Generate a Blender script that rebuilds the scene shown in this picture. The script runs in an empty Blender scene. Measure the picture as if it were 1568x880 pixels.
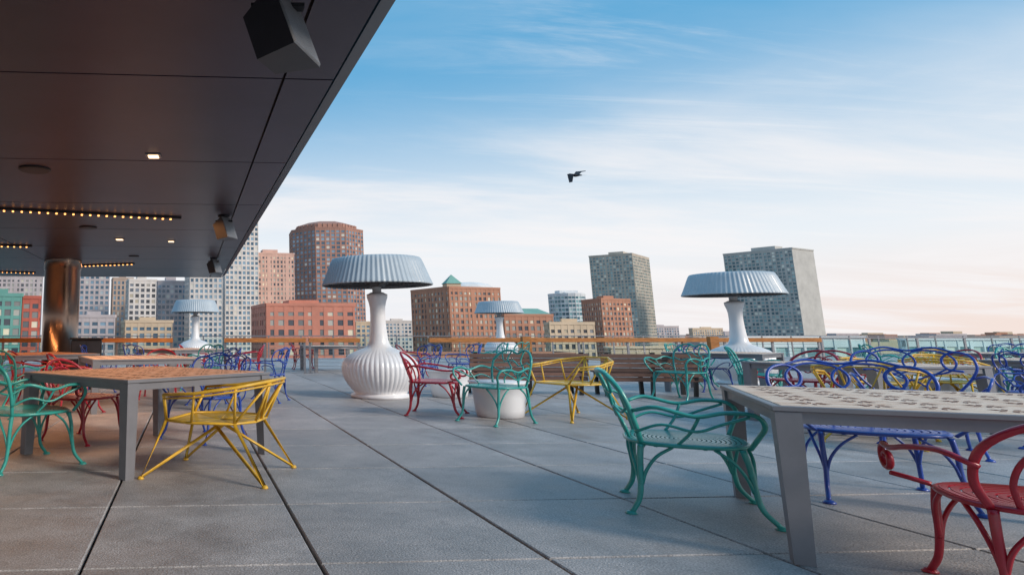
import bpy, math, random
from mathutils import Vector, Matrix
random.seed(7)
scene = bpy.context.scene
R = math.radians

# ---------------------------------------------------------------- materials
def new_mat(name):
    m = bpy.data.materials.new(name); m.use_nodes = True
    nt = m.node_tree; b = nt.nodes['Principled BSDF']
    return m, nt, b

def mat(name, col, rough=0.5, metal=0.0, noise=0.15, scale=6.0, bump=0.0, bscale=60.0, spec=0.5, coat=0.0, island=0.0, stretch=(1,1,1), rvar=0.0, speck=0.0, stain=0.0):
    m, nt, b = new_mat(name)
    N, L = nt.nodes, nt.links
    tc = N.new('ShaderNodeTexCoord')
    mp = N.new('ShaderNodeMapping'); mp.inputs['Scale'].default_value = stretch
    L.new(tc.outputs['Object'], mp.inputs['Vector'])
    nz = N.new('ShaderNodeTexNoise'); nz.inputs['Scale'].default_value = scale
    nz.inputs['Detail'].default_value = 6; nz.inputs['Roughness'].default_value = 0.65
    L.new(mp.outputs[0], nz.inputs['Vector'])
    mr = N.new('ShaderNodeMapRange')
    mr.inputs['From Min'].default_value = 0.3; mr.inputs['From Max'].default_value = 0.7
    mr.inputs['To Min'].default_value = 1-noise; mr.inputs['To Max'].default_value = 1+noise
    L.new(nz.outputs['Fac'], mr.inputs['Value'])
    fac = mr.outputs[0]
    def mul(a, bb):
        mu = N.new('ShaderNodeMath'); mu.operation = 'MULTIPLY'
        L.new(a, mu.inputs[0]); L.new(bb, mu.inputs[1]); return mu.outputs[0]
    if island > 0:
        g = N.new('ShaderNodeNewGeometry')
        m2 = N.new('ShaderNodeMapRange'); m2.inputs['To Min'].default_value = 1-island; m2.inputs['To Max'].default_value = 1+island
        L.new(g.outputs['Random Per Island'], m2.inputs['Value'])
        fac = mul(fac, m2.outputs[0])
    if speck > 0:
        n3 = N.new('ShaderNodeTexNoise'); n3.inputs['Scale'].default_value = 110; n3.inputs['Detail'].default_value = 3
        L.new(mp.outputs[0], n3.inputs['Vector'])
        m3 = N.new('ShaderNodeMapRange'); m3.inputs['From Min'].default_value=.38; m3.inputs['From Max'].default_value=.66
        m3.inputs['To Min'].default_value = 1-speck; m3.inputs['To Max'].default_value = 1+speck
        L.new(n3.outputs['Fac'], m3.inputs['Value']); fac = mul(fac, m3.outputs[0])
    if stain > 0:
        n4 = N.new('ShaderNodeTexNoise'); n4.inputs['Scale'].default_value = 9; n4.inputs['Detail'].default_value = 8; n4.inputs['Roughness'].default_value=.7; n4.inputs['Distortion'].default_value=.6
        L.new(mp.outputs[0], n4.inputs['Vector'])
        m4 = N.new('ShaderNodeMapRange'); m4.inputs['From Min'].default_value=.53; m4.inputs['From Max'].default_value=.72
        m4.inputs['To Min'].default_value = 1; m4.inputs['To Max'].default_value = 1-stain
        L.new(n4.outputs['Fac'], m4.inputs['Value']); fac = mul(fac, m4.outputs[0])
    vm = N.new('ShaderNodeVectorMath'); vm.operation = 'SCALE'
    vm.inputs[0].default_value = col[:3]
    L.new(fac, vm.inputs['Scale'])
    L.new(vm.outputs[0], b.inputs['Base Color'])
    b.inputs['Roughness'].default_value = rough
    if rvar > 0:
        mr3 = N.new('ShaderNodeMapRange'); mr3.inputs['From Min'].default_value = .3; mr3.inputs['From Max'].default_value = .7
        mr3.inputs['To Min'].default_value = rough-rvar; mr3.inputs['To Max'].default_value = rough+rvar
        L.new(nz.outputs['Fac'], mr3.inputs['Value']); L.new(mr3.outputs[0], b.inputs['Roughness'])
    b.inputs['Metallic'].default_value = metal
    b.inputs['Specular IOR Level'].default_value = spec
    b.inputs['Coat Weight'].default_value = coat
    b.inputs['Coat Roughness'].default_value = 0.15
    if bump > 0:
        n2 = N.new('ShaderNodeTexNoise'); n2.inputs['Scale'].default_value = bscale; n2.inputs['Detail'].default_value = 4
        L.new(mp.outputs[0], n2.inputs['Vector'])
        bp = N.new('ShaderNodeBump'); bp.inputs['Strength'].default_value = bump; bp.inputs['Distance'].default_value = 0.01
        L.new(n2.outputs['Fac'], bp.inputs['Height']); L.new(bp.outputs[0], b.inputs['Normal'])
    return m

def glass_mat(name, c1, c2, rough=0.08, c3=None):
    """opaque reflective city glazing, different tint per pane"""
    m, nt, b = new_mat(name); N, L = nt.nodes, nt.links
    g = N.new('ShaderNodeNewGeometry')
    cr = N.new('ShaderNodeValToRGB'); cr.color_ramp.interpolation = 'LINEAR'
    cr.color_ramp.elements[0].color = (*c1, 1); cr.color_ramp.elements[1].color = (*c2, 1)
    cr.color_ramp.elements[0].position = 0.25; cr.color_ramp.elements[1].position = 0.85
    if c3:
        e = cr.color_ramp.elements.new(0.95); e.color = (*c3, 1)
    L.new(g.outputs['Random Per Island'], cr.inputs[0]); L.new(cr.outputs[0], b.inputs['Base Color'])
    b.inputs['Roughness'].default_value = rough; b.inputs['Specular IOR Level'].default_value = 0.8
    return m

def emis(name, col, s):
    m, nt, b = new_mat(name)
    b.inputs['Emission Color'].default_value = (*col, 1); b.inputs['Emission Strength'].default_value = s
    b.inputs['Base Color'].default_value = (*col, 1)
    return m

# ---------------------------------------------------------------- mesh builder
class MB:
    def __init__(s): s.v=[]; s.f=[]; s.mi=[]; s.sm=[]
    def add(s, vs, fs, mi=0, sm=False):
        o=len(s.v); s.v += [tuple(v) for v in vs]
        for f in fs: s.f.append(tuple(i+o for i in f)); s.mi.append(mi); s.sm.append(sm)
    def obox(s, o, a, b, c, mi=0):
        o=Vector(o);a=Vector(a);b=Vector(b);c=Vector(c)
        vs=[o,o+a,o+a+b,o+b,o+c,o+a+c,o+a+b+c,o+b+c]
        s.add(vs,[(0,3,2,1),(4,5,6,7),(0,1,5,4),(1,2,6,5),(2,3,7,6),(3,0,4,7)],mi)
    def box(s, x0,x1,y0,y1,z0,z1, mi=0, ch=0.0):
        if ch<=0:
            s.obox((x0,y0,z0),(x1-x0,0,0),(0,y1-y0,0),(0,0,z1-z0),mi); return
        def ring(d,z): return [(x0+d,y0+d,z),(x1-d,y0+d,z),(x1-d,y1-d,z),(x0+d,y1-d,z)]
        vs=ring(ch,z0)+ring(0,z0+ch)+ring(0,z1-ch)+ring(ch,z1)
        fs=[(3,2,1,0),(12,13,14,15)]
        for k in range(3):
            for i in range(4):
                j=(i+1)%4; fs.append((k*4+i,k*4+j,k*4+4+j,k*4+4+i))
        s.add(vs,fs,mi)
    def tube(s, pts, r, n=8, closed=False, smooth=True, seg=5, mi=0, r2=None):
        P=[Vector(p) for p in pts]
        if smooth and len(P)>2:
            Q=[]; m=len(P); rng = range(m) if closed else range(m-1)
            for i in rng:
                if closed: p0,p1,p2,p3=P[(i-1)%m],P[i],P[(i+1)%m],P[(i+2)%m]
                else:
                    p1,p2=P[i],P[i+1]; p0=P[i-1] if i>0 else p1*2-p2; p3=P[i+2] if i+2<m else p2*2-p1
                for k in range(seg):
                    t=k/seg
                    Q.append(0.5*((2*p1)+(p2-p0)*t+(2*p0-5*p1+4*p2-p3)*t*t+(3*p1-p0-3*p2+p3)*t**3))
            if not closed: Q.append(P[-1])
            P=Q
        m=len(P); T=[]
        for i in range(m):
            if closed: d=P[(i+1)%m]-P[(i-1)%m]
            else: d=P[min(i+1,m-1)]-P[max(i-1,0)]
            T.append(d.normalized() if d.length>1e-9 else Vector((0,0,1)))
        up=Vector((0,0,1)) if abs(T[0].z)<.9 else Vector((1,0,0))
        nrm=(up-T[0]*up.dot(T[0])).normalized(); vs=[]
        for i in range(m):
            nrm=(nrm-T[i]*nrm.dot(T[i]))
            nrm = nrm.normalized() if nrm.length>1e-6 else T[i].orthogonal().normalized()
            bi=T[i].cross(nrm)
            rr = r if r2 is None else r+(r2-r)*i/(m-1)
            for k in range(n):
                a=2*math.pi*k/n; vs.append(P[i]+(nrm*math.cos(a)+bi*math.sin(a))*rr)
        fs=[]
        for i in range(m if closed else m-1):
            j=(i+1)%m
            for k in range(n):
                l=(k+1)%n; fs.append((i*n+k,i*n+l,j*n+l,j*n+k))
        if not closed: fs.append(tuple(range(n))[::-1]); fs.append(tuple(range((m-1)*n,m*n)))
        s.add(vs,fs,mi,True)
    def lathe(s, prof, n=48, c=(0,0,0), mi=0, mod=None, sx=1, sy=1, sm=True, close=False):
        vs=[]
        for (r,z) in prof:
            for k in range(n):
                a=2*math.pi*k/n; rr=r*(mod(a,z,r) if mod else 1)
                vs.append((c[0]+rr*sx*math.cos(a),c[1]+rr*sy*math.sin(a),c[2]+z))
        fs=[]; m=len(prof)
        for i in range(m-1):
            for k in range(n):
                l=(k+1)%n; fs.append((i*n+k,i*n+l,(i+1)*n+l,(i+1)*n+k))
        if close: fs.append(tuple(range(n))[::-1]); fs.append(tuple(range((m-1)*n,m*n)))
        s.add(vs,fs,mi,sm)
    def mesh(s, name, mats):
        me=bpy.data.meshes.new(name); me.from_pydata(s.v,[],s.f)
        for m in mats: me.materials.append(m)
        me.polygons.foreach_set('material_index',s.mi); me.polygons.foreach_set('use_smooth',s.sm)
        me.update(); return me
    def obj(s, name, mats, loc=(0,0,0), rot=0, parent=None):
        o=bpy.data.objects.new(name, s.mesh(name,mats)); scene.collection.objects.link(o)
        o.location=loc; o.rotation_euler=(0,0,rot)
        if parent: o.parent=parent
        return o
def link(name, me, loc, rot=0, sc=1, sz=None):
    o=bpy.data.objects.new(name, me); scene.collection.objects.link(o)
    o.location=loc; o.rotation_euler=(0,0,rot); o.scale=(sc,sc,sz or sc); return o

PSI=R(3.75); CS,SN=math.cos(PSI),math.sin(PSI)
def G(gx,gy,z=0): return (gx*CS-gy*SN, gx*SN+gy*CS, z)   # paving grid -> world

# ---------------------------------------------------------------- camera
CAMH=1.10
cam=bpy.data.cameras.new('camera'); co=bpy.data.objects.new('camera',cam); scene.collection.objects.link(co)
co.location=(0,0,CAMH); co.rotation_euler=(R(100),0,0)
cam.sensor_width=36; cam.lens=23.4; cam.shift_x=0.2723; cam.shift_y=-0.0695
cam.clip_start=0.05; cam.clip_end=20000
scene.camera=co

# ---------------------------------------------------------------- world
w=bpy.data.worlds.new("World"); scene.world=w; w.use_nodes=True
nt=w.node_tree; N,L=nt.nodes,nt.links
bg=N['Background']; bg.inputs['Strength'].default_value=0.145
SUN_AZ=R(128); SUN_EL=R(27)
sky=N.new('ShaderNodeTexSky'); sky.sky_type='NISHITA'; sky.sun_disc=False
sky.sun_elevation=SUN_EL; sky.sun_rotation=SUN_AZ; sky.air_density=1.0; sky.dust_density=0.6; sky.ozone_density=2.5
tc=N.new('ShaderNodeTexCoord'); sp=N.new('ShaderNodeSeparateXYZ'); L.new(tc.outputs['Generated'],sp.inputs[0])
def M(op,a,b=None,c=None):
    n=N.new('ShaderNodeMath'); n.operation=op
    for i,x in enumerate((a,b,c)):
        if x is None: continue
        if isinstance(x,(int,float)): n.inputs[i].default_value=x
        else: L.new(x,n.inputs[i])
    return n.outputs[0]
def MR(x,a,b,c,d,smooth=True):
    n=N.new('ShaderNodeMapRange'); n.interpolation_type='SMOOTHSTEP' if smooth else 'LINEAR'
    for i,v in zip((1,2,3,4),(a,b,c,d)): n.inputs[i].default_value=v
    L.new(x,n.inputs[0]); return n.outputs[0]
def MIX(f,a,b):
    n=N.new('ShaderNodeMix'); n.data_type='RGBA'
    L.new(f,n.inputs[0]) if not isinstance(f,(int,float)) else setattr(n.inputs[0],'default_value',f)
    for i,x in ((6,a),(7,b)):
        if isinstance(x,tuple): n.inputs[i].default_value=(*x,1)
        else: L.new(x,n.inputs[i])
    return n.outputs[2]
Z=M('MAXIMUM',sp.outputs[2],0.0)
den=M('ADD',Z,0.10)
cx=M('DIVIDE',sp.outputs[0],den); cy=M('DIVIDE',sp.outputs[1],den)
cb=N.new('ShaderNodeCombineXYZ'); L.new(cx,cb.inputs[0]); L.new(cy,cb.inputs[1])
mp=N.new('ShaderNodeMapping'); mp.inputs['Rotation'].default_value=(0,0,R(25)); mp.inputs['Scale'].default_value=(0.35,1.0,1); L.new(cb.outputs[0],mp.inputs[0])
n1=N.new('ShaderNodeTexNoise'); n1.inputs['Scale'].default_value=0.8; n1.inputs['Detail'].default_value=9; n1.inputs['Roughness'].default_value=0.58; n1.inputs['Distortion'].default_value=0.5
L.new(mp.outputs[0],n1.inputs['Vector'])
mp2=N.new('ShaderNodeMapping'); mp2.inputs['Rotation'].default_value=(0,0,R(-18)); mp2.inputs['Scale'].default_value=(0.30,2.2,1); L.new(cb.outputs[0],mp2.inputs[0])
n2=N.new('ShaderNodeTexNoise'); n2.inputs['Scale'].default_value=1.3; n2.inputs['Detail'].default_value=10; n2.inputs['Roughness'].default_value=0.65; n2.inputs['Distortion'].default_value=0.8
L.new(mp2.outputs[0],n2.inputs['Vector'])
gain=N.new('ShaderNodeVectorMath'); gain.operation='MULTIPLY'; gain.inputs[1].default_value=(0.7,1.1,1.2); L.new(sky.outputs[0],gain.inputs[0])
blue=MIX(0.82,gain.outputs[0],(0.85,2.95,4.95))
az=MR(sp.outputs[0],0.35,0.85,0.0,1.0)
hz=MIX(az,(6.1,6.1,6.3),(6.4,5.3,4.8))
hz2=MIX(MR(Z,0.01,0.13,0.0,1.0),hz,(6.2,6.4,6.6))
hazef=MR(Z,0.06,0.40,0.98,0.0)
base=MIX(hazef,blue,hz2)
cl=MR(n1.outputs['Fac'],0.42,0.66,0.0,1.0)
cl=M('MULTIPLY',cl,MR(Z,0.16,0.34,0.95,0.14))
c2=M('MULTIPLY',MR(n2.outputs['Fac'],0.50,0.78,0.0,0.75),MR(sp.outputs[0],0.2,0.6,0.2,1.0))
col=MIX(cl,base,(6.5,6.35,6.4))
col=MIX(c2,col,(6.5,6.45,6.5))
L.new(col,bg.inputs['Color'])

sl=bpy.data.lights.new('sun','SUN'); sl.energy=2.9; sl.angle=R(14); sl.color=(1,0.86,0.72)
so=bpy.data.objects.new('sun',sl); scene.collection.objects.link(so)
sd=Vector((math.sin(SUN_AZ)*math.cos(SUN_EL),math.cos(SUN_AZ)*math.cos(SUN_EL),math.sin(SUN_EL)))
so.rotation_euler=sd.to_track_quat('Z','Y').to_euler(); so.location=(30,-10,30)

# ---------------------------------------------------------------- palette
m_paver=mat('concrete_paver',(0.37,0.352,0.35),0.48,noise=0.28,scale=2.2,bump=0.6,bscale=90,island=0.10,rvar=0.14,speck=.32,stain=.25)
m_sub=mat('paver_joint_dark',(0.010,0.010,0.012),0.9)  # near-black sheet under the pavers, showing in the open joints
m_soff=mat('dark_metal_panel',(0.062,0.052,0.078),0.36,metal=0.3,noise=0.14,scale=1.5,spec=0.6,island=0.15)
m_fascia=mat('fascia_metal',(0.010,0.016,0.035),0.5,metal=0.0,noise=0.05,spec=.3)
m_black=mat('black_plastic',(0.012,0.012,0.015),0.45)
m_grille=mat('speaker_grille',(0.20,0.20,0.21),0.4,metal=0.3,bump=0.5,bscale=300)
m_spk=mat('speaker_casing',(0.03,0.028,0.033),0.35)
m_white=mat('white_enamel',(0.80,0.80,0.82),0.3,noise=0.04,scale=3,coat=0.3)
m_shade=mat('shade_enamel',(0.42,0.48,0.53),0.4,noise=0.08,scale=4,coat=0.2)
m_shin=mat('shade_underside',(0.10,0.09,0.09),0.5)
m_wood=mat('rail_wood',(0.42,0.17,0.055),0.6,noise=0.35,scale=5,stretch=(1,8,8),spec=.2)
m_bench=mat('bench_wood',(0.15,0.078,0.058),0.5,noise=0.4,scale=6,stretch=(1,8,12),island=0.25)
m_steel=mat('rail_steel',(0.26,0.26,0.28),0.35,metal=0.7,noise=0.05)
m_tleg=mat('table_frame_grey',(0.21,0.21,0.23),0.42,metal=0.2,noise=0.08)
m_col=mat('column_bronze',(0.28,0.20,0.16),0.22,metal=0.9,noise=0.12,scale=2)
COL={'teal':mat('teal_paint',(0.03,0.32,0.285),0.35,noise=0.18,scale=14,coat=0.25),
     'yellow':mat('yellow_paint',(0.72,0.42,0.035),0.4,noise=0.18,scale=14,coat=0.2),
     'blue':mat('blue_paint',(0.018,0.065,0.36),0.35,noise=0.18,scale=14,coat=0.25),
     'red':mat('red_paint',(0.38,0.010,0.028),0.35,noise=0.18,scale=14,coat=0.25)}
def table_top_mat(name,c1,c2):
    m,nt,b=new_mat(name); N,L=nt.nodes,nt.links
    tc=N.new('ShaderNodeTexCoord'); 
    nz=N.new('ShaderNodeTexNoise'); nz.inputs['Scale'].default_value=5; nz.inputs['Detail'].default_value=8; nz.inputs['Roughness'].default_value=.7
    mp=N.new('ShaderNodeMapping'); mp.inputs['Scale'].default_value=(1,10,1); L.new(tc.outputs['Object'],mp.inputs[0]); L.new(mp.outputs[0],nz.inputs['Vector'])
    cr=N.new('ShaderNodeValToRGB'); cr.color_ramp.elements[0].color=(*c1,1); cr.color_ramp.elements[1].color=(*c2,1)
    cr.color_ramp.elements[0].position=.40; cr.color_ramp.elements[1].position=.56
    L.new(nz.outputs['Fac'],cr.inputs[0]); L.new(cr.outputs[0],b.inputs['Base Color'])
    b.inputs['Roughness'].default_value=0.6; b.inputs['Specular IOR Level'].default_value=.15; return m
m_top=table_top_mat('table_top_planks',(0.62,0.38,0.25),(0.90,0.72,0.58))
m_top2=table_top_mat('table_top_warm_glow',(0.66,0.30,0.16),(0.88,0.48,0.30))  # left tables: orange lamp glow on the planks is put into their colour
m_slot=mat('table_slot',(0.13,0.03,0.03),0.8,spec=.1)

# ---------------------------------------------------------------- ground and terrace
mb=MB(); mb.add([(-9000,-3000,0),(9000,-3000,0),(9000,14000,0),(-9000,14000,0)],[(0,1,2,3)])
m_ground=mat('city_ground',(0.16,0.17,0.17),0.85,noise=0.3,scale=0.02)
mb.obj('ground',[m_ground],(0,0,-22))
mb=MB(); mb.obox(G(-26,-6,-21.99),Vector(G(76,0)),Vector(G(0,37.5)),(0,0,21.89))
mb.obj('terrace_building',[mat('terrace_wall',(0.25,0.24,0.23),0.8)])
mb=MB(); mb.add([G(-26,-6,-0.035),G(50,-6,-0.035),G(50,31.5,-0.035),G(-26,31.5,-0.035)],[(0,1,2,3)])
T=1.15; gx0=-0.50-22*T-0.001
for i in range(64):
    for j in range(-8,25):
        x0=gx0+i*T; y0=3.45+j*T
        if y0+T>31.6: continue
        a,b,c,d=x0+0.0095,x0+T-0.0095,y0+0.006,y0+T-0.006
        ch=0.006; zt=random.uniform(-0.0015,0.0015)
        vs=[G(a+ch,c+ch,zt),G(b-ch,c+ch,zt),G(b-ch,d-ch,zt),G(a+ch,d-ch,zt),
            G(a,c,zt-ch),G(b,c,zt-ch),G(b,d,zt-ch),G(a,d,zt-ch),
            G(a,c,-.034),G(b,c,-.034),G(b,d,-.034),G(a,d,-.034)]
        fs=[(0,1,2,3)]
        for k in range(4):
            l=(k+1)%4; fs+=[(4+k,4+l,l,k),(8+k,8+l,4+l,4+k)]
        mb.add(vs,fs,1)
mb.obj('terrace_paving',[m_sub,m_paver])

# ---------------------------------------------------------------- canopy soffit
H=1.75; ZC=CAMH+H
root=bpy.data.objects.new('canopy_soffit',None); scene.collection.objects.link(root)
mb=MB()
def W2G(x,y): return (x*CS+y*SN, -x*SN+y*CS)
ex0,ey0=W2G(0.3736*H,1.88*H); ex1,ey1=W2G(-0.1417*H,12.04*H)
EX=(ex0+ex1)/2
xs=[EX-24]+[EX-0.36-4.15*k for k in range(5,-1,-1)]+[EX]
xs=sorted(set(xs))
pitch=1.32*H; yl=2.50*H; ys=[]
y=yl-4*pitch
while y<ey1-0.3: ys.append(y); y+=pitch
ys.append(ey1)
for i in range(len(xs)-1):
    for j in range(len(ys)-1):
        a,b,c,d=xs[i]+.010,xs[i+1]-.010,ys[j]+.010,ys[j+1]-.010
        mb.obox(G(a,c,ZC),Vector(G(b-a,0)),Vector(G(0,d-c)),(0,0,0.03))
mb.obj('panels',[m_soff],parent=root)
mb=MB()
mb.obox(G(xs[0],ys[0],ZC+.035),Vector(G(EX-xs[0],0)),Vector(G(0,ys[-1]-ys[0])),(0,0,0.5))
mb.obj('structure',[m_black],parent=root)
mb=MB()
e=0.14
for (p,q,out) in (((EX,ys[0]),(EX,ys[-1]+.02),(e,0)),((xs[0],ys[-1]),(EX,ys[-1]),(0,e))):
    A=Vector(G(p[0]+.004*(out[0]>0),p[1]+.004*(out[1]>0),ZC)); B=Vector(G(q[0]+.004*(out[0]>0),q[1]+.004*(out[1]>0),ZC)); O=Vector(G(*out)); 
    vs=[A,B,B+O+Vector((0,0,.10)),A+O+Vector((0,0,.10)),A+O+Vector((0,0,.62)),B+O+Vector((0,0,.62)),A+Vector((0,0,.62)),B+Vector((0,0,.62))]
    mb.add(vs,[(0,1,2,3),(3,2,5,4),(4,5,7,6)])
mb.obj('fascia',[m_fascia],parent=root)
m_amber=emis('amber_led',(1.0,0.40,0.11),4)
m_warm=emis('warm_bulb',(1.0,0.68,0.38),3)
mb=MB(); ml=MB()
def Cc(u,v):
    k=511-v; return (H*1.0154*(u-357)/k, H*(1051/k-.176))
BARS=[((-6.2,8.4),(-0.80,10.02)),((-8.5,12.6),(-4.05,13.3)),((-4.0,17.2),(-2.5,16.7)),((-9.5,18.0),(-5.7,19.2))]
for (p,q) in BARS:
    P=Vector((p[0],p[1],ZC)); Q=Vector((q[0],q[1],ZC)); d=(Q-P); n=int(d.length/0.12); d.normalize(); s=Vector((-d.y,d.x,0))
    mb.obox(P-s*.05+Vector((0,0,-.03)),d*(Q-P).length,s*.10,(0,0,.028),0)
    for i in range(n):
        c=P+d*(0.08+i*.12)+Vector((0,0,-.034))
        ml.obox(c-d*.013-s*.02+Vector((0,0,-.012)),d*.026,s*.04,(0,0,.014),0)
mb.obj('led_track',[m_black],parent=root); ml.obj('led_bulbs',[m_amber],parent=root)
def disc(mb,c,r,h,mi=0,n=24): mb.lathe([(r*.9,-h),(r,-h*.6),(r,0)],n,c,mi,sm=False,close=True)
mb=MB(); ml=MB()
for (u,v,r) in ((53,259,.17),(135,348,.15),(205,392,.12)):
    x,y=Cc(u,v); disc(mb,(x,y,ZC-.001),r,.02)
mb.obj('ceiling_vents',[m_black],parent=root)
mb=MB()
for (u,v,s) in ((235,238,.05),(183,366,.06),(262,369,.05)):
    x,y=Cc(u,v); mb.obox((x-s*1.5,y-s*1.5,ZC-.012),(s*3,0,0),(0,s*3,0),(0,0,.011),0)
    ml.obox((x-s,y-s,ZC-.02),(2*s,0,0),(0,2*s,0),(0,0,.006),0)
mb.obj('downlight_trim',[m_steel],parent=root); ml.obj('downlight_lens',[m_warm],parent=root)
for (x,y,e,sx) in ((-3.4,9.2,80,5.0),(-6.2,13.0,80,4.5),(-3.3,16.9,60,1.6)):
    l=bpy.data.lights.new('led_glow','AREA'); l.shape='RECTANGLE'; l.size=sx; l.size_y=.1; l.energy=e; l.color=(1,.42,.15)
    o=bpy.data.objects.new('led_glow',l); scene.collection.objects.link(o); o.location=(x,y,ZC-.09); o.rotation_euler=(0,0,R(17)); o.parent=root

# speakers
def speaker(loc,rz,tilt,sc=1.0):
    mb=MB()
    w1,w2,d,h=.19,.12,.24,.20
    vs=[(-w1,-d/2,-h),(w1,-d/2,-h),(w2,d/2,-h*.7),(-w2,d/2,-h*.7),(-w1,-d/2,h),(w1,-d/2,h),(w2,d/2,h*.7),(-w2,d/2,h*.7)]
    mb.add(vs,[(0,3,2,1),(4,5,6,7),(1,2,6,5),(2,3,7,6),(3,0,4,7),(0,1,5,4)],0)
    mb.add([(-w1+.012,-d/2-.012,-h+.012),(w1-.012,-d/2-.012,-h+.012),(w1-.012,-d/2-.012,h-.012),(-w1+.012,-d/2-.012,h-.012),
            (-w1+.004,-d/2-.001,-h+.004),(w1-.004,-d/2-.001,-h+.004),(w1-.004,-d/2-.001,h-.004),(-w1+.004,-d/2-.001,h-.004)],
           [(0,1,2,3),(4,5,1,0),(5,6,2,1),(6,7,3,2),(7,4,0,3)],1)
    me=mb.mesh('wall_speaker_mesh',[m_spk,m_grille])
    root=bpy.data.objects.new('ceiling_speaker',None); scene.collection.objects.link(root); root.location=loc
    o=bpy.data.objects.new('cabinet',me); scene.collection.objects.link(o); o.parent=root
    o.rotation_euler=(tilt,0,rz); o.scale=(sc,)*3; o.location=(0,0,-.26*sc)
    b=MB(); b.lathe([(.09,0),(.09,-.02),(.03,-.03),(.03,-.10)],16,(0,0,0),0,close=True)
    b.box(-.15*sc,.15*sc,-.03,.03,-.09,-.07,0); b.obj('bracket',[m_black],parent=root)
speaker((0.23,3.22,ZC),R(62),R(-18),0.92)
speaker((-0.14,9.9,ZC),R(62),R(-18),0.85)
speaker((-0.46,15.6,ZC),R(62),R(-18),0.85)

# column
mb=MB(); mb.lathe([(.5,0),(.5,.05),(.42,.06),(.42,ZC-.25),(.44,ZC-.24),(.44,ZC-.002)],48)
mb.obj('canopy_column',[m_col],(-4.1,16.0,0))

# ---------------------------------------------------------------- giant lamps
def lamp_mesh():
    mb=MB(); nn=480
    rib=48
    def bodymod(a,z,r):
        if z<0.09 or z>.86: return 1
        k=math.sin(math.pi*min(1,max(0,(z-.09)/.77)))**.6
        return 1+0.024*k*(abs(math.cos(a*rib/2))-.6)
    prof=[(.0,0),(.50,0),(.52,.02),(.52,.055),(.47,.07),(.45,.085),(.50,.14),(.565,.22),(.62,.31),(.655,.41),(.665,.50),(.65,.59),(.60,.67),(.52,.74),(.42,.79),(.33,.825),(.26,.85),(.215,.88),(.185,.93),(.168,1.0),(.155,1.1),(.14,1.25),(.132,1.42),(.135,1.56),(.155,1.66),(.178,1.73),(.185,1.76),(.185,1.80),(.15,1.81),(.12,1.83),(.08,1.84),(.08,1.97)]
    mb.lathe(prof,nn,mi=0,mod=bodymod)
    ns=68
    def smod(a,z,r):
        t=(a*ns/(2*math.pi))%1; return 1+0.018*(abs(t-.5)*2-.5)
    sh=[(.972,1.955),(.980,1.965),(.972,1.985),(.935,2.07),(.90,2.16),(.865,2.25),(.83,2.34),(.80,2.41),(.775,2.44),(.70,2.45),(.0,2.455)]
    mb.lathe(sh,ns*8,mi=1,mod=smod)
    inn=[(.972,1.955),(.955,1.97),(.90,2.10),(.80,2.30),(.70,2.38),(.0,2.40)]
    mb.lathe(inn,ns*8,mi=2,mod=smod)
    mb.lathe([(.10,1.93),(.2,1.96),(.22,2.05),(.2,2.12),(.0,2.14)],32,mi=2)
    for k in range(6):
        a=k*math.pi/3; mb.tube([(.08*math.cos(a),.08*math.sin(a),1.95),(.93*math.cos(a),.93*math.sin(a),1.975)],.012,6,smooth=False,mi=2)
    return mb.mesh('lamp',[m_white,m_shade,m_shin])
lm=lamp_mesh()
for (x,y) in ((2.60,12.1),(11.35,15.2),(11.3,28.6),(-1.55,27.5)):
    link('giant_patio_lamp',lm,(x,y,0),random.random()*3)

# ---------------------------------------------------------------- tables
def table_mesh(name,S,top,nx=4):
    mb=MB(); h=S/2; zt=.745; b=.035
    for (x0,x1,y0,y1) in ((-h,h,-h,-h+b),(-h,h,h-b,h),(-h,-h+b,-h+b+.002,h-b-.002),(h-b,h,-h+b+.002,h-b-.002)):
        mb.box(x0,x1,y0,y1,zt-.028,zt-.001,0,ch=.004)
    inner=S-2*b-.006; st=inner/9
    for i in range(9):
        y0=-h+b+.003+i*st; mb.box(-h+b+.004,h-b-.004,y0+.004,y0+st-.004,zt-.024,zt,1,ch=.003)
    for i in range(6):
        for j in range(6):
            cx=-h+.20+i*(S-.4)/5; cy=-h+.20+j*(S-.4)/5
            for k in range(8):
                a=k*math.pi/4
                d=Vector((math.cos(a),math.sin(a),0)); n=Vector((-d.y,d.x,0))
                p=Vector((cx,cy,zt+.0015))+d*.02
                mb.add([p,p+d*.03-n*.010,p+d*.065,p+d*.03+n*.010],[(0,1,2,3)],2)
    for (x0,x1,y0,y1) in ((-h+.02,h-.02,-h+.02,-h+.05),(-h+.02,h-.02,h-.05,h-.02),(-h+.02,-h+.05,-h+.052,h-.052),(h-.05,h-.02,-h+.052,h-.052)):
        mb.box(x0,x1,y0,y1,zt-.085,zt-.029,0)
    for sx in (-1,1):
        for sy in (-1,1):
            t=.055; bt=.042; cx=sx*(h-.06); cy=sy*(h-.06); fx=sx*(h-.045); fy=sy*(h-.045)
            vs=[(fx-bt,fy-bt,0),(fx+bt,fy-bt,0),(fx+bt,fy+bt,0),(fx-bt,fy+bt,0),(cx-t,cy-t,zt-.03),(cx+t,cy-t,zt-.03),(cx+t,cy+t,zt-.03),(cx-t,cy+t,zt-.03)]
            mb.add(vs,[(0,3,2,1),(4,5,6,7),(0,1,5,4),(1,2,6,5),(2,3,7,6),(3,0,4,7)],0)
    return mb.mesh(name,[m_tleg,top,m_slot])
tA=table_mesh('tableA',1.60,m_top); tB=table_mesh('tableB',1.66,m_top2)
link('patio_table',tA,(3.80,3.80,0),R(-28))
link('patio_table',tB,(-.82,6.5,0),R(45))
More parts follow.
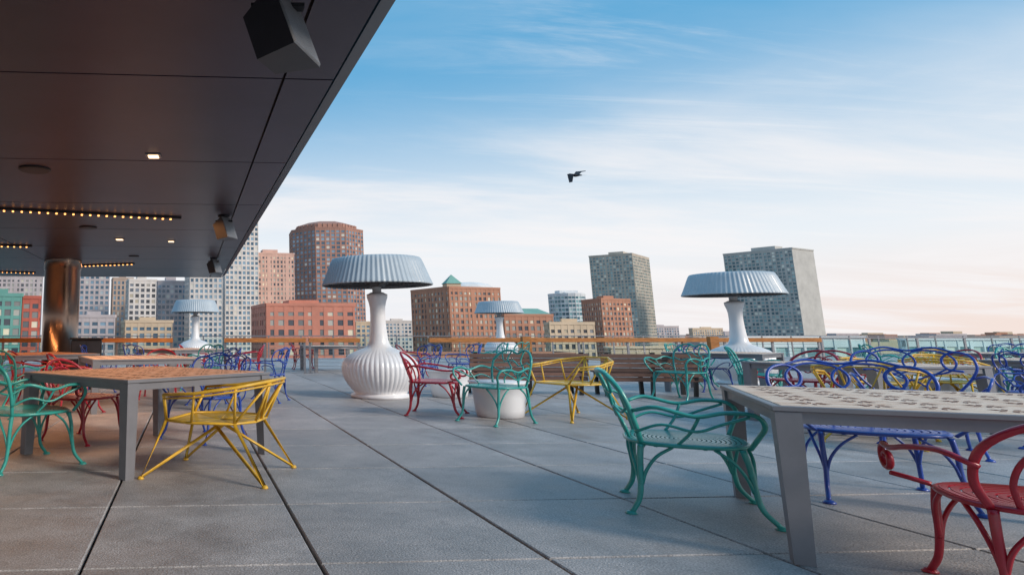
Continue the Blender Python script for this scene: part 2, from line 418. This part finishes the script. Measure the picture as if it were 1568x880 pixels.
for (x,y,r) in ((-1.5,10.6,20),(-3.6,12.4,45),(7.6,8.3,10),(11.5,9.2,30),(14.5,12.5,15),(-1.2,16.2,40),(3.0,20.5,10),(9.5,13.2,40)):
    link('patio_table',tA if r!=45 else tB,(x,y,0),R(r))

# ---------------------------------------------------------------- chairs
def seat_rings(mb,w=.30,d=.275,z=.45,solid=False):
    n=40
    def sup(a):
        c,s=abs(math.cos(a)),abs(math.sin(a)); p=3.0
        return (c**p+s**p)**(-1/p)
    def ring(r0,r1,dz=0):
        vs=[]
        for rr,zz in ((r0,z),(r1,z),(r1,z-.012),(r0,z-.012)):
            for k in range(n):
                a=2*math.pi*k/n; q=rr*(1+(sup(a)-1)*min(1,rr))
                vs.append((q*w*math.cos(a),q*d*math.sin(a),zz-dz+ (.012*(rr**4))))
        fs=[]
        for i in range(4):
            j=(i+1)%4
            for k in range(n):
                l=(k+1)%n; fs.append((i*n+k,j*n+k,j*n+l,i*n+l))
        mb.add(vs,fs,0,False)
    r=.10; ring(.001,.08); stp=.075 if solid else .10; wd=.052 if solid else .074
    while r<.97: ring(r,r+wd); r+=stp
    for k in range(8):
        a=k*math.pi/4+.2; q=sup(a)
        mb.obox((0,0,z-.02),(q*w*math.cos(a)*.97,q*d*math.sin(a)*.97,0),(-math.sin(a)*.016,math.cos(a)*.016,0),(0,0,.006))
    pts=[]
    for k in range(20):
        a=2*math.pi*k/20; q=sup(a); pts.append((q*w*math.cos(a),q*d*math.sin(a),z-.002))
    mb.tube(pts,.013,8,closed=True,seg=2)

def curly_chair(style,rl=.018,solid=False):
    mb=MB(); S=(-1,1)
    seat_rings(mb,solid=solid)
    for s in S:
        mb.tube([(s*.26,.22,.44),(s*.265,.24,.34),(s*.265,.25,.22),(s*.275,.27,.10),(s*.29,.33,.012)],rl*1.1,8,r2=rl*.9)
        mb.tube([(s*.25,-.22,.44),(s*.255,-.23,.34),(s*.255,-.235,.22),(s*.26,-.25,.10),(s*.27,-.29,.012)],rl*1.1,8,r2=rl*.9)
        for (fx,fy) in ((.29,.335),(.27,-.295)): mb.lathe([(.028,0),(.03,.006),(.018,.02)],12,(s*fx,fy,0),close=True)
        tw=rl*.62
        mb.tube([(s*.12,.265,.435),(s*.19,.27,.37),(s*.24,.26,.28),(s*.264,.252,.18)],tw,7)
        mb.tube([(s*.285,.10,.435),(s*.285,.17,.37),(s*.275,.22,.28),(s*.267,.245,.19)],tw,7)
        mb.tube([(s*.28,-.08,.435),(s*.275,-.155,.37),(s*.265,-.205,.28),(s*.256,-.23,.19)],tw,7)
        mb.tube([(s*.11,-.26,.435),(s*.18,-.26,.36),(s*.23,-.25,.28),(s*.255,-.24,.18)],tw,7)
    r=rl*.85
    def B(x,z): return (x, -.27-(z-.45)*.28+ .9*x*x, z)
    if style=='vine':
        for s in S:
            mb.tube([B(s*.24,.44),B(s*.27,.56),B(s*.285,.70),B(s*.27,.80),B(s*.20,.88)],r*1.15,8)
            mb.tube([(s*.29,-.24,.66),(s*.35,-.14,.69),(s*.37,.02,.645),(s*.37,.15,.675),(s*.36,.27,.665),(s*.335,.31,.60),(s*.31,.28,.52),(s*.27,.25,.45)],r*1.05,8)
            mb.tube([(s*.27,-.24,.52),(s*.32,-.12,.58),(s*.345,.02,.55),(s*.355,.13,.60),(s*.365,.25,.655)],r*.75,7)
            mb.tube([(s*.29,-.06,.45),(s*.33,.0,.54),(s*.368,.04,.645)],r*.7,7)
        mb.tube([B(-.28,.76),B(-.21,.87),B(-.10,.90),B(0,.86),B(.09,.90),B(.2,.88),B(.28,.77)],r*1.1,8)
        mb.tube([B(-.27,.57),B(-.15,.63),B(-.04,.58),B(.08,.66),B(.18,.63),B(.285,.69)],r*.75,7)
        mb.tube([B(-.285,.71),B(-.18,.74),B(-.06,.70),B(.05,.77),B(.16,.76),B(.20,.87)],r*.75,7)
        mb.tube([B(-.10,.44),B(-.09,.56),B(-.14,.66),B(-.07,.76),B(-.10,.895)],r*.75,7)
        mb.tube([B(.10,.44),B(.12,.55),B(.05,.66),B(.12,.78),B(.08,.90)],r*.75,7)
    elif style=='loop':
        for s in S:
            mb.tube([B(s*.22,.44),B(s*.27,.52),B(s*.34,.62),B(s*.385,.73),B(s*.36,.83),B(s*.27,.86),B(s*.20,.80),B(s*.22,.71),B(s*.31,.69)],r,8)
            mb.tube([(s*.34,-.24,.62),(s*.40,-.12,.655),(s*.41,.05,.65),(s*.40,.19,.65),(s*.37,.26,.59),(s*.33,.25,.51),(s*.28,.22,.45)],r,8)
            mb.tube([(s*.29,-.04,.45),(s*.35,.0,.52),(s*.38,.09,.57),(s*.37,.18,.56),(s*.35,.17,.50)],r*.75,7)
            mb.tube([B(s*.10,.44),B(s*.08,.54),B(s*.13,.64),B(s*.22,.71)],r*.75,7)
        for (cx,cz,a,b) in ((-.12,.765,.16,.11),(.12,.765,.16,.11)):
            mb.tube([B(cx+a*math.cos(t*math.pi/6),cz+b*math.sin(t*math.pi/6)) for t in range(12)],r*.8,7,closed=True,seg=3)
        mb.tube([B(-.28,.86),B(-.15,.90),B(0,.87),B(.15,.90),B(.28,.86)],r*.9,8)
        mb.tube([B(-.08,.54),B(0,.60),B(.08,.54)],r*.7,7); mb.tube([B(-.13,.655),B(0,.60),B(.13,.655)],r*.7,7)
    elif style=='scroll':
        mb.tube([B(-.25,.44),B(-.29,.56),B(-.27,.70),B(-.17,.80),B(0,.84),B(.17,.80),B(.27,.70),B(.29,.56),B(.25,.44)],r*1.2,8)
        mb.tube([B(-.18,.44),B(-.20,.56),B(-.17,.67),B(-.1,.73),B(0,.755),B(.1,.73),B(.17,.67),B(.20,.56),B(.18,.44)],r*.8,8)
        for s in S:
            sp=[]
            for t in range(0,14):
                a=t*math.pi/5; rr=.115*(1-t/16); sp.append(B(s*(.09-rr*math.cos(a)*.8),.60+rr*math.sin(a)))
            mb.tube(sp,r*.7,7,seg=3)
            arm=[(s*.285,-.27,.62),(s*.36,-.18,.67),(s*.40,0.0,.65),(s*.405,.16,.62),(s*.39,.29,.62)]
            for t in range(0,12):
                a=math.pi*.5-t*math.pi/4.5; rr=.07*(1-t/15); arm.append((s*.385,.29+rr*math.cos(a),.55+rr*math.sin(a)))
            mb.tube(arm,r,8,seg=3)
            mb.tube([(s*.28,.20,.45),(s*.34,.22,.47),(s*.385,.27,.48)],r*.9,7)
    return mb.mesh(style+'_chair',[COL['teal']])

def facet_chair():
    mb=MB(); r=.0115
    S=[(-.24,.30),(.24,.30),(.33,.08),(.28,-.20),(.12,-.29),(-.12,-.29),(-.28,-.20),(-.33,.08)]
    z=.45
    vs=[(0,0,z-.012)]+[(x,y,z) for x,y in S]; n=len(S)
    mb.add(vs,[(0,1+(i+1)%n,1+i) for i in range(n)]); 
    mb.add([(v[0],v[1],v[2]-.008) for v in vs],[(0,1+i,1+(i+1)%n) for i in range(n)])
    mb.tube([(x,y,z) for x,y in S],r,8,closed=True,smooth=False)
    for x,y in S: mb.tube([(0,0,z-.012),(x,y,z-.004)],.0055,6,smooth=False)
    Tt=[(-.37,.26,.67),(-.42,.02,.69),(-.37,-.24,.74),(-.16,-.41,.78),(.16,-.41,.78),(.37,-.24,.74),(.42,.02,.69),(.37,.26,.67)]
    mb.tube(Tt,r*1.2,8,smooth=False)
    mb.tube([(a[0],a[1],a[2]-.03) for a in Tt],r*.7,8,smooth=False)
    mb.tube([Tt[0],(-.24,.30,z)],r,8,smooth=False); mb.tube([Tt[-1],(.24,.30,z)],r,8,smooth=False)
    conn=[(1,7),(2,6),(3,6),(3,5),(4,4),(4,3),(5,3),(6,2)]
    for t,s in conn: mb.tube([Tt[t],(S[s][0],S[s][1],z)],r*.8,7,smooth=False)
    mb.tube([Tt[3],(0,-.29,z),Tt[4]],r*.8,7,smooth=False)
    for s in (-1,1):
        F=(s*.36,.42,.012); Bk=(s*.34,-.42,.012)
        mb.tube([(s*.24,.30,z),F,(s*.05,-.03,z-.03)],r*1.15,8,smooth=False)
        mb.tube([(s*.28,-.20,z),Bk,(s*.05,.04,z-.03)],r*1.15,8,smooth=False)
        for p in (F,Bk): mb.lathe([(.02,0),(.022,.008),(.014,.024)],10,(p[0],p[1],0),close=True)
    return mb.mesh('facet_chair',[COL['yellow']])
base_m={'vine':curly_chair('vine',.0145,True),'loop':curly_chair('loop',.0122),'scroll':curly_chair('scroll',.0155),'facet':facet_chair()}
cache={}
def chair(style,color,x,y,face,sc=1.05,sz=None):
    """face = heading (deg) the sitter looks, 0=+X, 90=+Y"""
    k=(style,color)
    if k not in cache:
        me=base_m[style].copy(); me.materials.clear(); me.materials.append(COL[color]); cache[k]=me
    return link(color+'_garden_chair',cache[k],(x,y,0),R(face-90),sc,sz or sc*.93)
# near group
chair('facet','yellow',-.10,5.62,160,1.18,.95)
chair('vine','teal',2.93,4.52,-27,1.18,.95)
chair('loop','blue',4.45,4.85,242,1.25,1.0)
chair('scroll','red',3.38,2.90,62,1.08,.93)
chair('vine','teal',-1.80,5.98,42,1.15,1.0)
chair('scroll','red',-1.60,7.35,-30)
chair('loop','blue',-.30,7.45,-130,1.1,.98)
# middle group
chair('scroll','red',2.80,9.55,-25,1.15,1.0)
chair('vine','teal',3.35,8.75,205,1.1,.98)
chair('facet','yellow',4.55,9.2,200,1.16,1.0)
chair('vine','teal',7.6,11.6,200,1.1)
chair('scroll','red',8.0,9.6,200,1.1)
chair('facet','yellow',6.7,7.2,40,1.1)
chair('loop','blue',6.6,6.6,230,1.15)
chair('loop','blue',3.9,14.2,200)
for (st,c,x,y,f) in (('loop','blue',-.3,10.6,200),('loop','blue',.55,11.4,160),('scroll','red',-2.3,9.9,30),('scroll','red',-1.3,12.0,-90),
    ('vine','teal',-3.0,9.4,60),('scroll','red',-3.3,11.2,0),('loop','blue',-2.6,13.4,0),('vine','teal',-.6,13.6,-120),('scroll','red',-1.0,17.6,0),('scroll','red',.4,17.3,180),('loop','blue',-2.0,15.0,40),
    ('loop','blue',9.2,7.7,160),('facet','yellow',8.9,9.3,-60),('loop','blue',10.3,8.6,10),('vine','teal',12.3,10.4,-100),('loop','blue',12.8,8.9,180),
    ('facet','yellow',11.4,10.8,-90),('loop','blue',14.0,11.2,60),('scroll','red',10.4,11.6,30),('loop','blue',15.6,12.7,180),('facet','yellow',15.0,14.2,-90),('vine','teal',9.8,14.6,-60),
    ('loop','blue',9.3,13.4,0),('vine','teal',13.4,13.9,-20),('loop','blue',17.5,13.0,90),('scroll','red',4.6,17.5,0),('vine','teal',6.2,16.4,180),('loop','blue',5.2,15.4,180),('scroll','red',2.2,21.5,0),('vine','teal',7.4,18,120),('loop','blue',17.9,15.7,200),('vine','teal',20,16,100),
    ('loop','blue',8.1,6.6,120),('loop','blue',10.8,7.3,200),('loop','blue',13.4,10.1,90),('facet','yellow',10.0,9.6,30),('scroll','red',12.6,12.0,180),('vine','teal',8.7,11.3,-40)):
    chair(st,c,x,y,f)

def drum():
    mb=MB(); mb.lathe([(.25,0),(.27,.01),(.285,.10),(.30,.25),(.315,.42),(.335,.435),(.35,.445),(.35,.465),(.0,.468)],64,mi=0)
    return mb.mesh('drum',[m_white])
dm=drum()
for (x,y) in ((3.62,9.35),(3.85,12.2),(6.7,7.95),(10.2,10.1)): link('drum_side_table',dm,(x,y,0),0,1.12,1.0)

# benches
def bench(x0,y0,x1,y1):
    Lg=math.hypot(x1-x0,y1-y0); mb=MB()
    for i in range(6):
        z=.26+i*.082; o=i*.02
        mb.box(0,Lg,-.035-o,-.01-o,z,z+.074,0,ch=.004)
    for i in range(5): mb.box(.03,Lg-.03,.02+i*.095,.105+i*.095,.40,.43,0,ch=.004)
    for xx in (.08,Lg/2,Lg-.14):
        mb.obox((xx,0.012,0),(.06,0,0),(0,.05,0),(0,-.13,.77) ,1)
        mb.box(xx,xx+.06,.42,.48,0,.395,1); mb.box(xx,xx+.06,.06,.42,.35,.395,1)
    mb.obj('wooden_bench',[m_bench,m_black],(x0,y0,0),math.atan2(y1-y0,x1-x0))
bench(4.35,12.6,6.45,12.45); bench(6.6,12.3,8.3,12.1)

mb=MB(); mb.box(-.3,.3,-.25,.25,.06,.98,0,ch=.012); mb.box(-.33,.33,-.28,.28,.985,1.02,0,ch=.008); mb.box(-.26,.26,-.21,.21,0,.06,0)
mb.box(-.28,-.005,-.262,-.251,.1,.94,1); mb.box(.005,.28,-.262,-.251,.1,.94,1)
mb.obj('service_cabinet',[m_black,m_spk],(-3.0,13.9,0),R(10))

# ---------------------------------------------------------------- railings
rg,_n,_b=new_mat('railing_glass'); _b.inputs['Base Color'].default_value=(.82,.95,.95,1); _b.inputs['Roughness'].default_value=.0
_b.inputs['Transmission Weight'].default_value=1.0; _b.inputs['IOR'].default_value=1.1
def rail(name,p,q,top=.98,wood=True,glass=False,cable=True,post=1.5):
    P=Vector((p[0],p[1],0)); Q=Vector((q[0],q[1],0)); D=(Q-P); Ln=D.length; D.normalize(); mb=MB()
    Lx=Ln
    tw=.08 if wood else .03; th=.12 if wood else .04
    mb.box(0,Lx,-tw,tw,top-th,top,0 if wood else 1,ch=.006)
    n=max(1,round(Lx/post))
    for i in range(n+1):
        x=min(Lx-.03,max(.03,i*Lx/n)); mb.box(x-.03,x+.03,-.02,.02,0,top-th-.001,1)
        mb.box(x-.06,x+.06,-.06,.06,0,.012,1)
    if cable:
        for k in range(8): 
            z=.10+k*.10; mb.tube([(0.0,.0,z),(Lx,.0,z)],.005,5,smooth=False,mi=1)
    if glass:
        for i in range(n):
            mb.box(i*Lx/n+.04,(i+1)*Lx/n-.04,-.006,.006,.06,top-.09,2)
    mb.obj(name,[m_wood,m_steel,rg],(P.x,P.y,0),math.atan2(D.y,D.x))
rail('wood_top_railing',(-9.5,18.6),(-1.7,19.1)); rail('wood_top_railing',(-.25,19.1),(2.05,19.2)); rail('wood_top_railing',(2.15,19.25),(3.6,19.3))
rail('wood_top_railing',(5.6,19.4),(17.4,20.1))
for x in (8.3,13.6):
    mb=MB(); mb.box(-.12,.12,-.08,.08,0,1.02,0,ch=.01); mb.obj('wooden_post',[m_wood],(x,19.2,0))
def gp(gx,gy): q=G(gx,gy); return (q[0],q[1])
rail('glass_railing',gp(-25,31.2),gp(49,31.2),1.02,wood=False,glass=True,cable=False)
rail('glass_railing',gp(18.8,19.0),gp(45,19.0),1.0,wood=False,glass=True,cable=False)

# ---------------------------------------------------------------- city
def building(name,poly,z1,fh,bw,wall,glass,pf=.35,sf=.35,roof=None,z0=-22,dep=.35,parapet=1.2,mech=True,solid=()):
    root=bpy.data.objects.new(name,None); scene.collection.objects.link(root)
    P=[Vector((a,b,0)) for a,b in poly]
    area=sum(P[i].x*P[(i+1)%len(P)].y-P[(i+1)%len(P)].x*P[i].y for i in range(len(P)))
    if area<0: P=P[::-1]
    c=sum(P,Vector())/len(P)
    wl=MB(); gl=MB()
    n=len(P)
    vs=[(p.x,p.y,z0) for p in P]+[(p.x,p.y,z1) for p in P]
    wl.add(vs,[(i,(i+1)%n,n+(i+1)%n,n+i) for i in range(n)]+[tuple(range(n,2*n))])
    for i in range(n):
        a,b=P[i],P[(i+1)%n]; d=b-a; Ln=d.length; d.normalize(); nm=Vector((d.y,-d.x,0))
        mid=(a+b)/2
        wl.obox((a.x,a.y,z1),d*Ln,-nm*.4+nm*.9,(0,0,parapet))
        if nm.dot(-mid.normalized())<-.05 : continue
        if i in solid: continue
        nb=max(1,round(Ln/bw)); nf=max(1,int((z1-z0)/fh)); bwr=Ln/nb
        nvis=min(nf, int((z1+12)/fh)+1) if z1>0 else nf
        for k in range(nb+1):
            x=k*bwr; ww=pf*bwr*(1.9 if (nb>8 and k%5==0) else 1)
            x0=max(0,x-ww/2); x1=min(Ln,x+ww/2)
            wl.obox(a+d*x0+Vector((0,0,z1-nvis*fh)),d*(x1-x0),nm*dep,(0,0,nvis*fh))
        for f in range(nvis):
            zt=z1-f*fh
            big = 1.45 if f in (0,) else 1
            wl.obox(a+Vector((0,0,zt-sf*fh*big)),d*Ln,nm*(dep*.75),(0,0,sf*fh*big-.01))
            for k in range(nb):
                x0=k*bwr+pf*bwr*.45; x1=(k+1)*bwr-pf*bwr*.45
                zz0=zt-fh; zz1=zt-sf*fh+.05
                p=a+d*x0+nm*.05; q=a+d*x1+nm*.05
                gl.add([(p.x,p.y,zz0),(q.x,q.y,zz0),(q.x,q.y,zz1),(p.x,p.y,zz1)],[(0,1,2,3)])
    wl.obj('walls',[wall],parent=root)
    if gl.v: gl.obj('windows',[glass],parent=root)
    if mech:
        m=MB(); e=(P[1]-P[0])*.35; f=(P[-1]-P[0])*.35
        s0=c-e/2-f/2; hh=(z1-z0)*.04+1.5
        if n>4: e=Vector((abs(c.x-P[0].x)*.8+4,0,0)); f=Vector((0,8,0)); s0=c-e/2-f/2
        m.obox((s0.x,s0.y,z1+.01),e,f,(0,0,hh)); m.obox((s0.x+e.x*.2,s0.y+e.y*.2-f.y*.3,z1+.01),e*.4,f*.25,(0,0,hh*.6))
        m.obj('roof_plant',[roof or wall],parent=root)
    return root
def bp(*ad): return [(a*D,D) for a,D in ad]
def quad(l,c,r):
    (l,c,r)=bp(l,c,r); return [l,c,r,(l[0]+r[0]-c[0],l[1]+r[1]-c[1])]
W=lambda n,c,**k: mat(n,c,.75,noise=.14,scale=.12,**k)
w_pale=W('pale_concrete',(.66,.60,.56)); w_pink=W('pink_granite',(.62,.39,.32)); w_brown=W('brown_granite',(.40,.21,.16))
w_brick=W('red_brick',(.60,.23,.16)); w_brick2=W('brown_brick',(.47,.22,.14)); w_conc=W('tower_concrete',(.54,.46,.38)); w_conc2=W('grey_concrete',(.48,.46,.43))
w_beige=W('beige_stone',(.62,.47,.33)); w_lilac=W('grey_lilac_stone',(.52,.45,.45)); w_green=W('copper_roof',(.20,.40,.34)); w_white=W('white_panel',(.7,.71,.72))
w_tealp=W('teal_panel',(.15,.36,.31)); w_redp=W('red_panel',(.5,.12,.08)); w_tan=W('tan_stone',(.50,.38,.31))
g_blue=glass_mat('glass_blue',(.04,.10,.16),(.22,.36,.48),c3=(.65,.62,.55)); g_dark=glass_mat('glass_dark',(.03,.035,.045),(.18,.21,.26),c3=(.5,.42,.3))
g_teal=glass_mat('glass_teal',(.04,.15,.19),(.26,.46,.48),c3=(.8,.8,.7)); g_cream=glass_mat('glass_cream',(.05,.06,.08),(.50,.48,.42),c3=(.85,.75,.55))

building('glass_skyscraper',quad((-.018,520),(-.012,480),(.038,488)),94,3.6,3.4,w_pale,g_blue,.35,.4)
building('pale_office_tower',quad((-.072,450),(-.065,430),(-.016,432)),48,3.5,3.2,w_pale,g_blue,.4,.4)
building('pink_granite_tower',quad((.018,560),(.026,530),(.092,536)),64,3.6,3.0,w_pink,g_cream,.5,.42)
ox=86
oc=[(ox+35*math.cos(R(22.5+45*k)),615+35*math.sin(R(22.5+45*k))) for k in range(8)]
t=building('octagonal_brown_tower',oc,93,3.6,4.4,w_brown,g_blue,.34,.36,mech=False)
oc2=[(ox+29*math.cos(R(22.5+45*k)),615+29*math.sin(R(22.5+45*k))) for k in range(8)]
P=MB(); vs=[(x,y,93) for x,y in oc2]+[(x,y,98) for x,y in oc2]; P.add(vs,[(i,(i+1)%8,8+(i+1)%8,8+i) for i in range(8)])
ap=[(ox+ (x-ox)*.6,615+(y-615)*.6,102) for x,y in oc2]; P.add([(x,y,98) for x,y in oc2]+ap,[(i,(i+1)%8,8+(i+1)%8,8+i) for i in range(8)]+[tuple(range(8,16))])
for k in range(8):
    for j in range(5):
        a=Vector((oc2[k][0],oc2[k][1],94)); b=Vector((oc2[(k+1)%8][0],oc2[(k+1)%8][1],94)); d=(b-a); L_=d.length; d.normalize(); nm=Vector((d.y,-d.x,0))
        P.obox(a+d*(L_*(j+.2)/5),d*(L_*.09),nm*.6,(0,0,4.2))
P.obj('crown',[w_brown],parent=t)
building('red_brick_warehouse',quad((.028,290),(.049,260),(.181,262)),11.6,3.7,4.0,w_brick,g_cream,.42,.42)
b7=building('brown_brick_block',quad((.266,415),(.322,380),(.399,392)),26.5,3.3,3.4,w_brick2,g_cream,.42,.40,mech=False)
tm=MB(); cx,cy=.322*384+3,384+3
tm.box(cx-4,cx+4,cy-4,cy+4,26.6,29.5,0); tm.add([(cx-4.6,cy-4.6,29.5),(cx+4.6,cy-4.6,29.5),(cx+4.6,cy+4.6,29.5),(cx-4.6,cy+4.6,29.5),(cx,cy,35)],[(0,1,4),(1,2,4),(2,3,4),(3,0,4),(3,2,1,0)],1)
tm.obj('turret',[w_beige,w_green],parent=b7)
tm=MB(); tm.lathe([(14,0),(13.6,1.2),(11,2.8),(5,3.8),(0,4.1)],40,(.365*390,402,27.6),0,sy=.5); tm.obj('curved_roof',[w_white],parent=b7)
b8=building('green_roof_brick_block',quad((.396,350),(.402,330),(.475,333)),9.5,3.4,3.4,w_brick2,g_cream,.4,.4,mech=False)
tm=MB(); A=[(.400*332,331),(.476*332,334),(.476*332+4,352),(.402*332+3,352)]
mid=(sum(a[0] for a in A)/4,sum(a[1] for a in A)/4)
lo=[(x,y,10.72) for x,y in A]; hi=[(mid[0]+(x-mid[0])*.6,mid[1]+(y-mid[1])*.35,13.6) for x,y in A]
tm.add(lo+hi,[(i,(i+1)%4,4+(i+1)%4,4+i) for i in range(4)]+[(4,5,6,7)]); tm.obj('hipped_roof',[w_green],parent=b8)
building('beige_wharf_building',quad((.462,285),(.468,270),(.535,272)),4.6,3.2,2.8,w_beige,g_dark,.42,.4)
rt=[(.498*530+13*math.cos(2*math.pi*k/16),530+13*math.sin(2*math.pi*k/16)) for k in range(16)]
building('round_glass_tower',rt,31,3.2,2.6,w_white,g_teal,.12,.3,mech=True)
building('dark_glass_block',quad((.472,560),(.476,545),(.492,546)),27,3.2,3.0,w_brown,g_dark,.2,.3,mech=False)
building('brick_apartment_block',quad((.520,455),(.548,430),(.592,440)),22.5,3.2,3.2,w_brick2,g_cream,.42,.42)
building('harbour_tower',quad((.537,728),(.602,700),(.627,745)),84,3.3,3.3,w_conc,g_teal,.30,.34)
building('harbour_tower',quad((.74,650),(.845,600),(.877,618)),77,3.25,3.3,w_conc2,g_teal,.28,.36,solid=(1,))
building('white_office_block',quad((-.160,440),(-.156,420),(-.115,424)),34,3.5,3.3,w_pale,g_dark,.36,.38)
building('stone_office_block',quad((-.118,475),(-.113,458),(-.070,462)),36,3.6,3.0,w_lilac,g_blue,.30,.42)
building('tan_office_block',quad((-.182,500),(-.180,482),(-.150,484)),40,3.7,2.8,w_tan,g_blue,.45,.3)
building('grey_office_tower',quad((-.235,480),(-.23,460),(-.185,462)),42,3.5,3.3,w_lilac,g_blue,.38,.4)
building('lilac_office_tower',quad((-.37,520),(-.36,500),(-.285,503)),43,3.5,3.2,w_lilac,g_cream,.38,.4)
building('teal_panel_building',quad((-.38,250),(-.37,240),(-.315,242)),14.3,3.4,3.6,w_tealp,g_cream,.3,.35)
building('red_panel_building',quad((-.315,252),(-.314,243),(-.288,244)),13.5,3.4,3.6,w_redp,g_cream,.3,.35,mech=False)
building('low_grey_building',quad((-.24,300),(-.235,290),(-.175,291)),8,3.4,3.2,w_lilac,g_blue,.3,.4)
building('low_tan_building',quad((-.165,320),(-.16,305),(-.09,307)),6,3.4,3.2,w_beige,g_blue,.3,.4)
building('distant_pale_block',quad((.215,640),(.22,620),(.27,622)),12,3.4,3.6,w_pale,g_blue,.35,.4)
building('distant_brick_block',quad((.178,520),(.182,500),(.225,503)),9,3.4,3.6,w_beige,g_blue,.35,.4,mech=False)
building('distant_stone_block',quad((.595,900),(.60,880),(.66,885)),10,3.4,3.6,w_lilac,g_blue,.35,.4)
building('distant_stone_block',quad((.675,980),(.68,960),(.725,965)),8,3.4,3.6,w_beige,g_blue,.35,.4)
building('waterfront_hall',quad((.745,112),(.75,96),(.93,97)),.5,3.0,2.4,w_white,g_teal,.15,.3,parapet=.25,mech=False)
building('waterfront_pavilion',quad((.985,122),(.99,110),(1.35,112)),.1,3.0,2.2,w_white,g_teal,.12,.25,parapet=.2,mech=False)
building('wharf_offices',quad((.55,130),(.555,120),(.73,122)),-1.5,3.0,2.4,w_beige,g_teal,.25,.3,parapet=.25,mech=False)
building('wharf_offices',quad((.20,130),(.205,120),(.50,122)),-2.5,3.0,2.4,w_brick2,g_teal,.3,.3,parapet=.25,mech=False)
mb=MB()
for i in range(420):
    D=random.uniform(750,2600); a=random.uniform(-.5,1.6); x=a*D; wd=random.uniform(20,70); dp=random.uniform(15,40); hh=random.uniform(6,24) + (D>1500)*random.uniform(0,8)
    mb.obox((x,D,-22),(wd,0,0),(0,dp,0),(0,0,hh),random.randrange(3))
mb.obj('distant_city_blocks',[w_lilac,w_brick2,w_beige])

# ---------------------------------------------------------------- gull
def bird():
    me=bpy.data.meshes.new('body'); pts=[(0,-.26,.0),(0,-.16,.01),(0,0,0),(0,.13,.02),(0,.21,.05),(0,.255,.052),(0,.30,.045)]
    me.from_pydata(pts,[(i,i+1) for i in range(6)],[]); root=bpy.data.objects.new('flying_bird',None); scene.collection.objects.link(root)
    o=bpy.data.objects.new('body',me); scene.collection.objects.link(o); o.parent=root
    md=o.modifiers.new('s','SKIN'); rad=[.012,.035,.065,.05,.036,.03,.006]
    for i,r in enumerate(rad): me.skin_vertices[0].data[i].radius=(r,r)
    me.skin_vertices[0].data[0].use_root=True
    sb=o.modifiers.new('ss','SUBSURF'); sb.levels=2; sb.render_levels=2
    mk=mat('bird_feathers',(.035,.035,.045),.7); me.materials.append(mk)
    wb=MB()
    for s,(z1,z2) in ((1,(.16,.20)),(-1,(.05,-.26))):
        top=[(s*.03,.10,.03),(s*.26,.16,z1),(s*.62 if s>0 else s*.34,.02,z2),(s*.50 if s>0 else s*.30,-.08,z2*.9),(s*.24,-.08,z1*.9),(s*.03,-.10,.02)]
        wb.add(top+[(a,b,c-.012) for a,b,c in top],[(0,1,4,5),(1,2,3,4),(11,10,7,6),(10,9,8,7)]+[(i,(i+1)%6,6+(i+1)%6,6+i) for i in range(6)])
    wb.add([(-.012,-.22,0),(.012,-.22,0),(.07,-.38,0),(-.07,-.38,0)],[(0,1,2,3)])
    wb.obj('wings',[mk],parent=root)
    root.location=(13.2,25,7.1); root.rotation_euler=(R(10),R(-5),R(30)); root.scale=(1.05,1.05,1.05)
bird()

scene.view_settings.view_transform='Standard'; scene.view_settings.look='None'; scene.view_settings.exposure=0
